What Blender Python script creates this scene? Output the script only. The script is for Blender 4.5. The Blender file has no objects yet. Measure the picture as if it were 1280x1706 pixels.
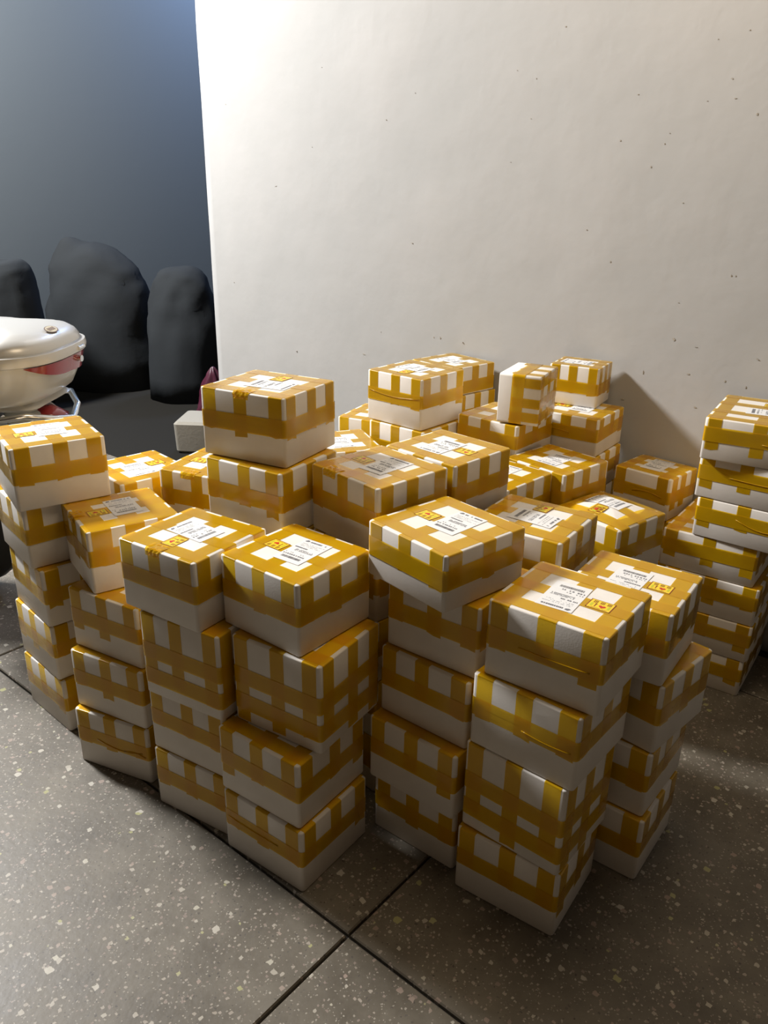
import bpy, bmesh, math, random
from mathutils import Vector, Matrix, noise

C = bpy.context.scene.collection
SC = bpy.context.scene

# ---------------------------------------------------------------- camera
FPX, PITCH, ROLL, CAM_H = 1344.796, 0.388166, 0.015367, 1.5
fwd = Vector((0, math.cos(PITCH), -math.sin(PITCH)))
rgt = Vector((1, 0, 0))
upv = rgt.cross(fwd)
r2 = rgt * math.cos(ROLL) + upv * math.sin(ROLL)
u2 = -rgt * math.sin(ROLL) + upv * math.cos(ROLL)
cam_d = bpy.data.cameras.new('camera')
cam = bpy.data.objects.new('camera', cam_d)
C.objects.link(cam)
cam_d.sensor_fit = 'HORIZONTAL'
cam_d.sensor_width = 36.0
cam_d.lens = 36.0 * FPX / 1280.0
cam_d.clip_start = 0.02
cam.matrix_world = Matrix(((r2.x, u2.x, -fwd.x, 0), (r2.y, u2.y, -fwd.y, 0), (r2.z, u2.z, -fwd.z, CAM_H), (0, 0, 0, 1)))
SC.camera = cam

# wall frame: s runs along the white wall, n is the depth behind / before it
WD = Vector((math.cos(math.radians(-43)), math.sin(math.radians(-43)), 0))
WN = Vector((-WD.y, WD.x, 0))
W0 = WN * 2.695 - WD * 1.38
def wp(s, d, z=0.0):
    return W0 + WD * s + WN * d + Vector((0, 0, z))

# ---------------------------------------------------------------- world, lamps, exposure
SC.view_settings.view_transform = 'Standard'
SC.view_settings.look = 'None'
SC.view_settings.exposure = 0.16
SC.view_settings.gamma = 1.0
SC.view_settings.use_curve_mapping = False
w = bpy.data.worlds.new('world')
SC.world = w
w.use_nodes = True
w.node_tree.nodes['Background'].inputs[0].default_value = (1.0, 0.75, 0.52, 1)
w.node_tree.nodes['Background'].inputs[1].default_value = 0.056

def point_lamp(name, loc, power, col, rad):
    l = bpy.data.lights.new(name, 'POINT')
    l.energy = power; l.color = col; l.shadow_soft_size = rad
    o = bpy.data.objects.new(name, l); o.location = loc
    C.objects.link(o)
    return o
# ceiling bulb of this room, above the frame's top edge near the end of the white wall
point_lamp('ceiling_bulb_light', wp(-4.0, -2.1, 3.94), 1600, (1.0, 0.99, 0.975), 0.30)
# soft warm fill added above the pile to brighten rear sides and lids
point_lamp('warm_fill_light', (0.30, 1.75, 2.85), 50, (1.0, 0.80, 0.56), 0.45)
# bluish lamp of the dark room behind the opening, close to its side wall
point_lamp('back_room_light', wp(-4.15, 2.3, 3.75), 260, (0.40, 0.58, 1.0), 0.25)

# ---------------------------------------------------------------- materials
def nmat(name):
    m = bpy.data.materials.new(name)
    m.use_nodes = True
    nt = m.node_tree
    b = nt.nodes['Principled BSDF']
    return m, nt, b
def simple(name, col, rough=0.5, metal=0.0, spec=0.5, coat=0.0, bump=0.0, bscale=200):
    m, nt, b = nmat(name)
    b.inputs['Base Color'].default_value = (*col, 1)
    b.inputs['Roughness'].default_value = rough
    b.inputs['Metallic'].default_value = metal
    b.inputs['Specular IOR Level'].default_value = spec
    b.inputs['Coat Weight'].default_value = coat
    if bump:
        t = nt.nodes.new('ShaderNodeTexNoise'); t.inputs['Scale'].default_value = bscale
        g = nt.nodes.new('ShaderNodeNewGeometry')
        nt.links.new(g.outputs['Position'], t.inputs['Vector'])
        bp = nt.nodes.new('ShaderNodeBump'); bp.inputs['Strength'].default_value = bump; bp.inputs['Distance'].default_value = 0.002
        nt.links.new(t.outputs['Fac'], bp.inputs['Height']); nt.links.new(bp.outputs['Normal'], b.inputs['Normal'])
    return m
def node(nt, typ, **kw):
    n = nt.nodes.new(typ)
    for k, v in kw.items():
        if k in n.inputs: n.inputs[k].default_value = v
        else: setattr(n, k, v)
    return n

def foam_mat():
    m, nt, b = nmat('white_foam')
    tc = node(nt, 'ShaderNodeTexCoord')
    vo = node(nt, 'ShaderNodeTexVoronoi', Scale=260.0)
    nt.links.new(tc.outputs['Object'], vo.inputs['Vector'])
    no = node(nt, 'ShaderNodeTexNoise', Scale=9.0, Detail=4.0)
    nt.links.new(tc.outputs['Object'], no.inputs['Vector'])
    cr = node(nt, 'ShaderNodeValToRGB')
    cr.color_ramp.elements[0].position = 0.3; cr.color_ramp.elements[0].color = (0.76, 0.72, 0.67, 1)
    cr.color_ramp.elements[1].position = 0.7; cr.color_ramp.elements[1].color = (0.86, 0.825, 0.78, 1)
    nt.links.new(no.outputs['Fac'], cr.inputs['Fac'])
    nt.links.new(cr.outputs['Color'], b.inputs['Base Color'])
    bp = node(nt, 'ShaderNodeBump', Strength=0.12, Distance=0.0006)
    nt.links.new(vo.outputs['Distance'], bp.inputs['Height'])
    nt.links.new(bp.outputs['Normal'], b.inputs['Normal'])
    b.inputs['Roughness'].default_value = 0.55
    b.inputs['Specular IOR Level'].default_value = 0.3
    return m
def tape_mat():
    m, nt, b = nmat('yellow_packing_tape')
    tc = node(nt, 'ShaderNodeTexCoord')
    no = node(nt, 'ShaderNodeTexNoise', Scale=14.0, Detail=3.0, Distortion=0.6)
    mp = node(nt, 'ShaderNodeMapping'); mp.inputs['Scale'].default_value = (1.0, 1.0, 3.0)
    nt.links.new(tc.outputs['Object'], mp.inputs['Vector']); nt.links.new(mp.outputs['Vector'], no.inputs['Vector'])
    bp = node(nt, 'ShaderNodeBump', Strength=0.35, Distance=0.002)
    nt.links.new(no.outputs['Fac'], bp.inputs['Height'])
    nt.links.new(bp.outputs['Normal'], b.inputs['Normal'])
    b.inputs['Base Color'].default_value = (1.0, 0.60, 0.008, 1)
    b.inputs['Roughness'].default_value = 0.22
    b.inputs['Specular IOR Level'].default_value = 0.3
    tr = node(nt, 'ShaderNodeBsdfTransparent'); tr.inputs['Color'].default_value = (1.0, 0.76, 0.05, 1)
    mx = node(nt, 'ShaderNodeMixShader', Fac=0.42)
    gl = node(nt, 'ShaderNodeBsdfGlossy', Roughness=0.2); fr = node(nt, 'ShaderNodeFresnel', IOR=1.38); m2 = node(nt, 'ShaderNodeMixShader')
    nt.links.new(bp.outputs['Normal'], gl.inputs['Normal']); nt.links.new(fr.outputs[0], m2.inputs[0])
    out = nt.nodes['Material Output']
    nt.links.new(tr.outputs[0], mx.inputs[1]); nt.links.new(b.outputs[0], mx.inputs[2])
    nt.links.new(mx.outputs[0], m2.inputs[1]); nt.links.new(gl.outputs[0], m2.inputs[2])
    nt.links.new(m2.outputs[0], out.inputs['Surface'])
    return m
def plaster_mat():
    m, nt, b = nmat('white_plaster')
    g = node(nt, 'ShaderNodeNewGeometry')
    n1 = node(nt, 'ShaderNodeTexNoise', Scale=2.2, Detail=5.0, Roughness=0.55)
    n2 = node(nt, 'ShaderNodeTexNoise', Scale=9.0, Detail=6.0, Roughness=0.5, Distortion=0.8)
    n3 = node(nt, 'ShaderNodeTexNoise', Scale=120.0, Detail=2.0)
    for n in (n1, n2, n3): nt.links.new(g.outputs['Position'], n.inputs['Vector'])
    cr = node(nt, 'ShaderNodeValToRGB')
    cr.color_ramp.elements[0].position = 0.35; cr.color_ramp.elements[0].color = (0.39, 0.385, 0.375, 1)
    cr.color_ramp.elements[1].position = 0.65; cr.color_ramp.elements[1].color = (0.42, 0.41, 0.398, 1)
    nt.links.new(n1.outputs['Fac'], cr.inputs['Fac']); nt.links.new(cr.outputs['Color'], b.inputs['Base Color'])
    b1 = node(nt, 'ShaderNodeBump', Strength=0.16, Distance=0.05)
    nt.links.new(n1.outputs['Fac'], b1.inputs['Height'])
    b2 = node(nt, 'ShaderNodeBump', Strength=0.10, Distance=0.008)
    nt.links.new(n2.outputs['Fac'], b2.inputs['Height']); nt.links.new(b1.outputs['Normal'], b2.inputs['Normal'])
    b3 = node(nt, 'ShaderNodeBump', Strength=0.05, Distance=0.002)
    nt.links.new(n3.outputs['Fac'], b3.inputs['Height']); nt.links.new(b2.outputs['Normal'], b3.inputs['Normal'])
    nt.links.new(b3.outputs['Normal'], b.inputs['Normal'])
    b.inputs['Roughness'].default_value = 0.75; b.inputs['Specular IOR Level'].default_value = 0.25
    return m
def terrazzo_mat():
    m, nt, b = nmat('terrazzo')
    g = node(nt, 'ShaderNodeNewGeometry')
    base = node(nt, 'ShaderNodeTexNoise', Scale=5.0, Detail=8.0, Roughness=0.65)
    nt.links.new(g.outputs['Position'], base.inputs['Vector'])
    cr = node(nt, 'ShaderNodeValToRGB')
    cr.color_ramp.elements[0].position = 0.3; cr.color_ramp.elements[0].color = (0.085, 0.071, 0.052, 1)
    cr.color_ramp.elements[1].position = 0.7; cr.color_ramp.elements[1].color = (0.185, 0.164, 0.128, 1)
    nt.links.new(base.outputs['Fac'], cr.inputs['Fac'])
    col = cr.outputs['Color']
    warp = node(nt, 'ShaderNodeTexNoise', Scale=60.0, Detail=2.0)
    nt.links.new(g.outputs['Position'], warp.inputs['Vector'])
    va = node(nt, 'ShaderNodeVectorMath', operation='SCALE'); va.inputs['Scale'].default_value = 0.012
    nt.links.new(warp.outputs['Color'], va.inputs[0])
    vb = node(nt, 'ShaderNodeVectorMath', operation='ADD')
    nt.links.new(g.outputs['Position'], vb.inputs[0]); nt.links.new(va.outputs[0], vb.inputs[1])
    def chips(scale, dens, size, c0, c1, prev, seed):
        mp = node(nt, 'ShaderNodeMapping'); mp.inputs['Location'].default_value = (seed, seed * 1.7, 0); mp.inputs['Scale'].default_value = (1, 1, 0)
        nt.links.new(vb.outputs[0], mp.inputs['Vector'])
        v = node(nt, 'ShaderNodeTexVoronoi', Scale=scale, feature='F1', Randomness=1.0, distance='MINKOWSKI', Exponent=1.2)
        nt.links.new(mp.outputs['Vector'], v.inputs['Vector'])
        sp = node(nt, 'ShaderNodeSeparateColor'); nt.links.new(v.outputs['Color'], sp.inputs[0])
        rnd = node(nt, 'ShaderNodeMath', operation='LESS_THAN'); nt.links.new(sp.outputs[0], rnd.inputs[0]); rnd.inputs[1].default_value = dens
        sz = node(nt, 'ShaderNodeMath', operation='MULTIPLY'); nt.links.new(sp.outputs[1], sz.inputs[0]); sz.inputs[1].default_value = size
        sz2 = node(nt, 'ShaderNodeMath', operation='ADD'); nt.links.new(sz.outputs[0], sz2.inputs[0]); sz2.inputs[1].default_value = size * 0.35
        lt = node(nt, 'ShaderNodeMath', operation='LESS_THAN'); nt.links.new(v.outputs['Distance'], lt.inputs[0]); nt.links.new(sz2.outputs[0], lt.inputs[1])
        mm = node(nt, 'ShaderNodeMath', operation='MULTIPLY'); nt.links.new(rnd.outputs[0], mm.inputs[0]); nt.links.new(lt.outputs[0], mm.inputs[1])
        cc = node(nt, 'ShaderNodeMix', data_type='RGBA'); nt.links.new(sp.outputs[2], cc.inputs[0]); cc.inputs[6].default_value = (*c0, 1); cc.inputs[7].default_value = (*c1, 1)
        mx = node(nt, 'ShaderNodeMix', data_type='RGBA'); nt.links.new(mm.outputs[0], mx.inputs[0]); nt.links.new(prev, mx.inputs[6]); nt.links.new(cc.outputs[2], mx.inputs[7])
        return mx.outputs[2]
    col = chips(190, 0.45, 0.42, (0.33, 0.30, 0.25), (0.07, 0.06, 0.05), col, 3.1)
    col = chips(100, 0.42, 0.38, (0.34, 0.30, 0.25), (0.24, 0.19, 0.16), col, 7.7)
    col = chips(54, 0.32, 0.34, (0.40, 0.37, 0.31), (0.30, 0.23, 0.19), col, 1.3)
    col = chips(38, 0.14, 0.32, (0.46, 0.43, 0.37), (0.34, 0.33, 0.15), col, 9.4)
    nt.links.new(col, b.inputs['Base Color'])
    rn = node(nt, 'ShaderNodeMapRange'); nt.links.new(base.outputs['Fac'], rn.inputs['Value'])
    rn.inputs['To Min'].default_value = 0.38; rn.inputs['To Max'].default_value = 0.6
    nt.links.new(rn.outputs['Result'], b.inputs['Roughness'])
    bp = node(nt, 'ShaderNodeBump', Strength=0.15, Distance=0.003); nt.links.new(warp.outputs['Fac'], bp.inputs['Height']); nt.links.new(bp.outputs['Normal'], b.inputs['Normal'])
    b.inputs['Specular IOR Level'].default_value = 0.4
    return m
def silver_mat():
    m, nt, b = nmat('silver_paint')
    g = node(nt, 'ShaderNodeTexCoord')
    no = node(nt, 'ShaderNodeTexNoise', Scale=11.0, Detail=8.0, Roughness=0.7)
    nt.links.new(g.outputs['Object'], no.inputs['Vector'])
    cr = node(nt, 'ShaderNodeValToRGB')
    cr.color_ramp.elements[0].position = 0.27; cr.color_ramp.elements[0].color = (0.20, 0.19, 0.18, 1)
    cr.color_ramp.elements[1].position = 0.33; cr.color_ramp.elements[1].color = (0.60, 0.59, 0.56, 1)
    nt.links.new(no.outputs['Fac'], cr.inputs['Fac']); nt.links.new(cr.outputs['Color'], b.inputs['Base Color'])
    b.inputs['Metallic'].default_value = 0.25; b.inputs['Roughness'].default_value = 0.33; b.inputs['Coat Weight'].default_value = 0.3
    return m

FOAM = foam_mat(); TAPE = tape_mat(); PLASTER = plaster_mat(); TERRAZZO = terrazzo_mat(); SILVER = silver_mat()
PAPER = simple('label_paper', (0.80, 0.80, 0.80), 0.45, spec=0.4)
INK = simple('grey_ink', (0.16, 0.16, 0.18), 0.6)
STICK = simple('sticker_yellow', (0.86, 0.62, 0.035), 0.35)
RED = simple('sticker_dark_red', (0.26, 0.045, 0.010), 0.4)
BERRY = simple('sticker_berry_red', (0.55, 0.035, 0.012), 0.4)
GREEN = simple('sticker_green', (0.55, 0.55, 0.03), 0.4)
GROUT = simple('dark_joint', (0.03, 0.025, 0.02), 0.8)
SHADEFLOOR = simple('shaded_floor', (0.016, 0.015, 0.013), 0.9, spec=0.1, bump=0.3, bscale=30)  # shade of the back room built into the floor colour
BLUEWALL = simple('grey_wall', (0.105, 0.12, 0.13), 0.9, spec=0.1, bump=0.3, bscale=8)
CHIP = simple('chipped_plaster', (0.36, 0.33, 0.28), 0.9)
CLOTH = simple('dark_cloth', (0.028, 0.031, 0.034), 0.95, spec=0.05, bump=0.5, bscale=25)
MAGENTA = simple('magenta_plastic', (0.06, 0.008, 0.022), 0.4, bump=0.5, bscale=30)
OLDFOAM = simple('dirty_foam', (0.27, 0.25, 0.21), 0.8, bump=0.4, bscale=60)
BLACK = simple('black_rubber', (0.015, 0.015, 0.016), 0.6)
CHROME = simple('chrome', (0.75, 0.75, 0.74), 0.18, metal=1.0)
REDLENS = simple('red_reflector', (0.28, 0.018, 0.022), 0.2, coat=0.6)
CLEARLENS = simple('clear_lens', (0.50, 0.52, 0.50), 0.12, coat=0.6)
SEATMAT = simple('black_vinyl', (0.02, 0.02, 0.022), 0.5)
CREAM = simple('cream_badge', (0.55, 0.47, 0.28), 0.4)
BROWN = simple('brown_badge_print', (0.16, 0.09, 0.05), 0.5)

# ---------------------------------------------------------------- helpers
def obj(name, verts, faces, mat, parent=None, smooth=False, auto=None):
    me = bpy.data.meshes.new(name)
    me.from_pydata([tuple(v) for v in verts], [], faces)
    me.materials.append(mat)
    if smooth:
        for p in me.polygons: p.use_smooth = True
    if auto is not None:
        me.set_sharp_from_angle(angle=auto)
    me.update()
    o = bpy.data.objects.new(name, me)
    C.objects.link(o)
    if parent: o.parent = parent
    return o
def empty(name, loc, label=None, cat=None, group=None, rotz=0.0):
    o = bpy.data.objects.new(name, None)
    o.empty_display_size = 0.05
    o.location = loc; o.rotation_euler = (0, 0, rotz)
    C.objects.link(o)
    if label: o['label'] = label
    if cat: o['category'] = cat
    if group: o['group'] = group
    return o
def box_vf(lo, hi):
    x0, y0, z0 = lo; x1, y1, z1 = hi
    v = [(x0, y0, z0), (x1, y0, z0), (x1, y1, z0), (x0, y1, z0), (x0, y0, z1), (x1, y0, z1), (x1, y1, z1), (x0, y1, z1)]
    f = [(3, 2, 1, 0), (4, 5, 6, 7), (0, 1, 5, 4), (1, 2, 6, 5), (2, 3, 7, 6), (3, 0, 4, 7)]
    return v, f
class MB:
    def __init__(s): s.v = []; s.f = []
    def add(s, v, f):
        n = len(s.v); s.v += [tuple(p) for p in v]; s.f += [tuple(i + n for i in q) for q in f]
    def quad(s, a, b, c, d): s.add([a, b, c, d], [(0, 1, 2, 3)])
    def box(s, lo, hi): s.add(*box_vf(lo, hi))
    def build(s, name, mat, parent=None, smooth=False, auto=None): return obj(name, s.v, s.f, mat, parent, smooth, auto)
def loft(rings, cap0=True, cap1=True):
    n = len(rings[0]); v = [p for r in rings for p in r]; f = []
    for k in range(len(rings) - 1):
        for i in range(n):
            j = (i + 1) % n
            f.append((k * n + i, k * n + j, (k + 1) * n + j, (k + 1) * n + i))
    if cap0: f.append(tuple(range(n - 1, -1, -1)))
    if cap1: f.append(tuple((len(rings) - 1) * n + i for i in range(n)))
    return v, f
def rrect(hx, hy, r, z, seg=4):
    pts = []
    for cx, cy, a0 in ((hx - r, hy - r, 0), (-hx + r, hy - r, 90), (-hx + r, -hy + r, 180), (hx - r, -hy + r, 270)):
        for k in range(seg + 1):
            a = math.radians(a0 + 90 * k / seg)
            pts.append((cx + r * math.cos(a), cy + r * math.sin(a), z))
    return pts
def tube(path, r, seg=8):
    rings = []
    P = [Vector(p) for p in path]
    for i, p in enumerate(P):
        t = (P[min(i + 1, len(P) - 1)] - P[max(i - 1, 0)]).normalized()
        a = t.cross(Vector((0, 0, 1)))
        if a.length < 1e-3: a = t.cross(Vector((0, 1, 0)))
        a.normalize(); b = t.cross(a)
        rings.append([p + (a * math.cos(2 * math.pi * k / seg) + b * math.sin(2 * math.pi * k / seg)) * r for k in range(seg)])
    return loft(rings)
def struct(o):
    o['kind'] = 'structure'; return o

# ---------------------------------------------------------------- structure
# floor: a dark bed with terrazzo slabs laid on it in this room
fv, ff = box_vf((-9, -4, -0.12), (7, 13, -0.012))
floor = struct(obj('floor', fv, ff, GROUT))
D1 = Vector((math.cos(math.radians(-39.7)), math.sin(math.radians(-39.7)), 0)); D2 = Vector((-D1.y, D1.x, 0))
J = Vector((-0.063, 1.262, 0))
SW, SD = 1.63, 1.50
def slab(i, j, depth=None):
    g = 0.0032
    e = D1 * SW * i + D2 * SD * j + J
    d = depth or SD
    w_ = SW
    rings = []
    for inset, z in ((0, -0.012), (0, -0.003), (0.003, 0.0)):
        rings.append([e + D1 * (g + inset) + D2 * (g + inset) + Vector((0, 0, z)), e + D1 * (w_ - g - inset) + D2 * (g + inset) + Vector((0, 0, z)),
                      e + D1 * (w_ - g - inset) + D2 * (d - g - inset) + Vector((0, 0, z)), e + D1 * (g + inset) + D2 * (d - g - inset) + Vector((0, 0, z))])
    v, f = loft(rings)
    return obj('floor_slab', v, f, TERRAZZO, floor)
for i in range(-3, 3):
    for j in range(-2, 1):
        slab(i, j)
for i in range(0, 2): slab(i, 1, 0.262)
# floor of the back part, its lack of light put into a dark colour
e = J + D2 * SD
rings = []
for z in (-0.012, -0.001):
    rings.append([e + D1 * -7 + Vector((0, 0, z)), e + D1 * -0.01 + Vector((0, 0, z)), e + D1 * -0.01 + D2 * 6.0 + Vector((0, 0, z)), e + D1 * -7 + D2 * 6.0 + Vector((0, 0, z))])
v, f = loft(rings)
obj('shaded_floor_area', v, f, SHADEFLOOR, floor)

# white wall (its far end is an opening to the dark room)
def wallbox(name, s0, s1, d0, d1, z0, z1, mat):
    rings = [[wp(s0, d0, z), wp(s1, d0, z), wp(s1, d1, z), wp(s0, d1, z)] for z in (z0, z1)]
    v, f = loft(rings)
    return struct(obj(name, v, f, mat))
# front face as a gently uneven plastered sheet, one closed mesh
def plaster_wall():
    s0, s1, z1, th = -2.447, 2.6, 4.2, 0.22
    NX, NZ = 110, 76
    V = []; F = []
    for k in range(NZ + 1):
        for i in range(NX + 1):
            s = s0 + (s1 - s0) * i / NX; z = z1 * k / NZ
            h = 0.008 * noise.noise(Vector((s * 1.3, z * 1.3, 3.1))) + 0.003 * noise.noise(Vector((s * 4, z * 4, 8.2)))
            h = max(-0.003, min(0.0, h - 0.0)) if z < 1.05 else min(h, 0.0)
            if i == 0: s += 0.005 * noise.noise(Vector((0, z * 3.0, 5)))
            V.append(wp(s, -h, z))          # relief only goes back into the wall
    for k in range(NZ):
        for i in range(NX):
            a = k * (NX + 1) + i
            F.append((a, a + 1, a + NX + 2, a + NX + 1))
    n = len(V)
    V += [wp(s0, th, 0), wp(s1, th, 0), wp(s1, th, z1), wp(s0, th, z1)]
    F.append((n + 1, n, n + 3, n + 2))
    F.append(tuple([n] + [0 + k * (NX + 1) for k in range(NZ + 1)] + [n + 3]))
    F.append(tuple([n + 2] + [NX + k * (NX + 1) for k in range(NZ, -1, -1)] + [n + 1]))
    F.append(tuple([n + 3] + [NZ * (NX + 1) + i for i in range(NX + 1)] + [n + 2]))
    F.append(tuple([n + 1] + [i for i in range(NX, -1, -1)] + [n]))
    o = struct(obj('wall_back', V, F, PLASTER))
    for p in o.data.polygons[:NX * NZ]: p.use_smooth = True
    return o
wall_back = plaster_wall()
random.seed(5)
CHIPS = [(-0.994, 1.262, 6, 3, -15), (-2.244, 1.843, 4, 2, 0), (-1.543, 1.956, 3, 1, 0), (-0.999, 1.828, 3, 2, 0), (-1.154, 1.737, 2, 3, 0), (-1.276, 0.751, 12, 4, -5), (-1.761, 0.696, 6, 3, 20), (-0.856, 0.885, 3, 6, 0), (-0.82, 0.887, 5, 7, 0), (-1.169, 0.868, 2, 4, 0), (-0.699, 0.883, 2, 5, 0), (-2.254, 0.993, 3, 3, 0), (-0.33, 1.993, 4, 3, 0), (-0.432, 1.844, 2, 4, 0), (-0.035, 1.774, 4, 3, 20), (0.264, 1.801, 5, 4, -30), (0.284, 1.747, 5, 3, 0), (-0.08, 1.639, 4, 4, 0), (0.09, 1.657, 2, 3, 0), (0.078, 1.626, 2, 4, 0), (0.041, 1.558, 4, 5, 0), (-0.066, 1.252, 4, 6, -20), (-0.172, 1.353, 2, 3, 0), (0.361, 1.24, 3, 6, 0), (0.375, 1.24, 2, 4, 0), (0.204, 1.018, 8, 7, -40), (0.285, 1.003, 6, 2, 0), (0.273, 0.91, 7, 5, 0), (0.111, 0.89, 3, 12, 0), (0.399, 0.906, 5, 8, 0), (0.469, 0.898, 3, 8, 0), (0.488, 0.993, 7, 4, -15), (0.314, 0.802, 8, 6, 0), (0.045, 0.78, 7, 5, 0), (-0.442, 1.717, 2, 2, 0), (-0.516, 1.875, 3, 2, 0), (0.356, 1.702, 4, 8, 0), (0.167, 1.451, 4, 3, 0), (-0.518, 1.575, 2, 2, 0), (-1.615, 1.642, 3, 1, 0), (-1.878, 1.474, 8, 3, 10), (0.198, 1.744, 3, 2, 0), (0.203, 1.909, 2, 3, 0), (0.202, 1.14, 4, 2, 0), (0.294, 1.924, 3, 3, 0)]
mb = MB()
for s, z, wpx, hpx, rot in CHIPS:
    a = math.radians(rot); n = 7; hw = wpx * 0.0031 / 2 * 0.6; hh = hpx * 0.0023 / 2 * 0.6
    ring = []
    for k in range(n):
        t = 2 * math.pi * k / n; q = random.uniform(0.55, 1.1)
        x = hw * q * math.cos(t); y = hh * q * math.sin(t)
        ring.append((x * math.cos(a) - y * math.sin(a), x * math.sin(a) + y * math.cos(a)))
    base = [wp(s + x, 0.004, z + y) for x, y in ring]
    top = [wp(s + x * 0.9, -0.0015, z + y * 0.9) for x, y in ring]
    vv, fc = loft([base, top])
    mb.add(vv, fc)
chips = mb.build('plaster_chips', CHIP, wall_back); chips['kind'] = 'stuff'

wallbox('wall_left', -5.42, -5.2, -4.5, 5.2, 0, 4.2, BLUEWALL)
wallbox('wall_rear', -5.42, 2.6, 5.0, 5.2, 0, 4.2, BLUEWALL)

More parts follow.
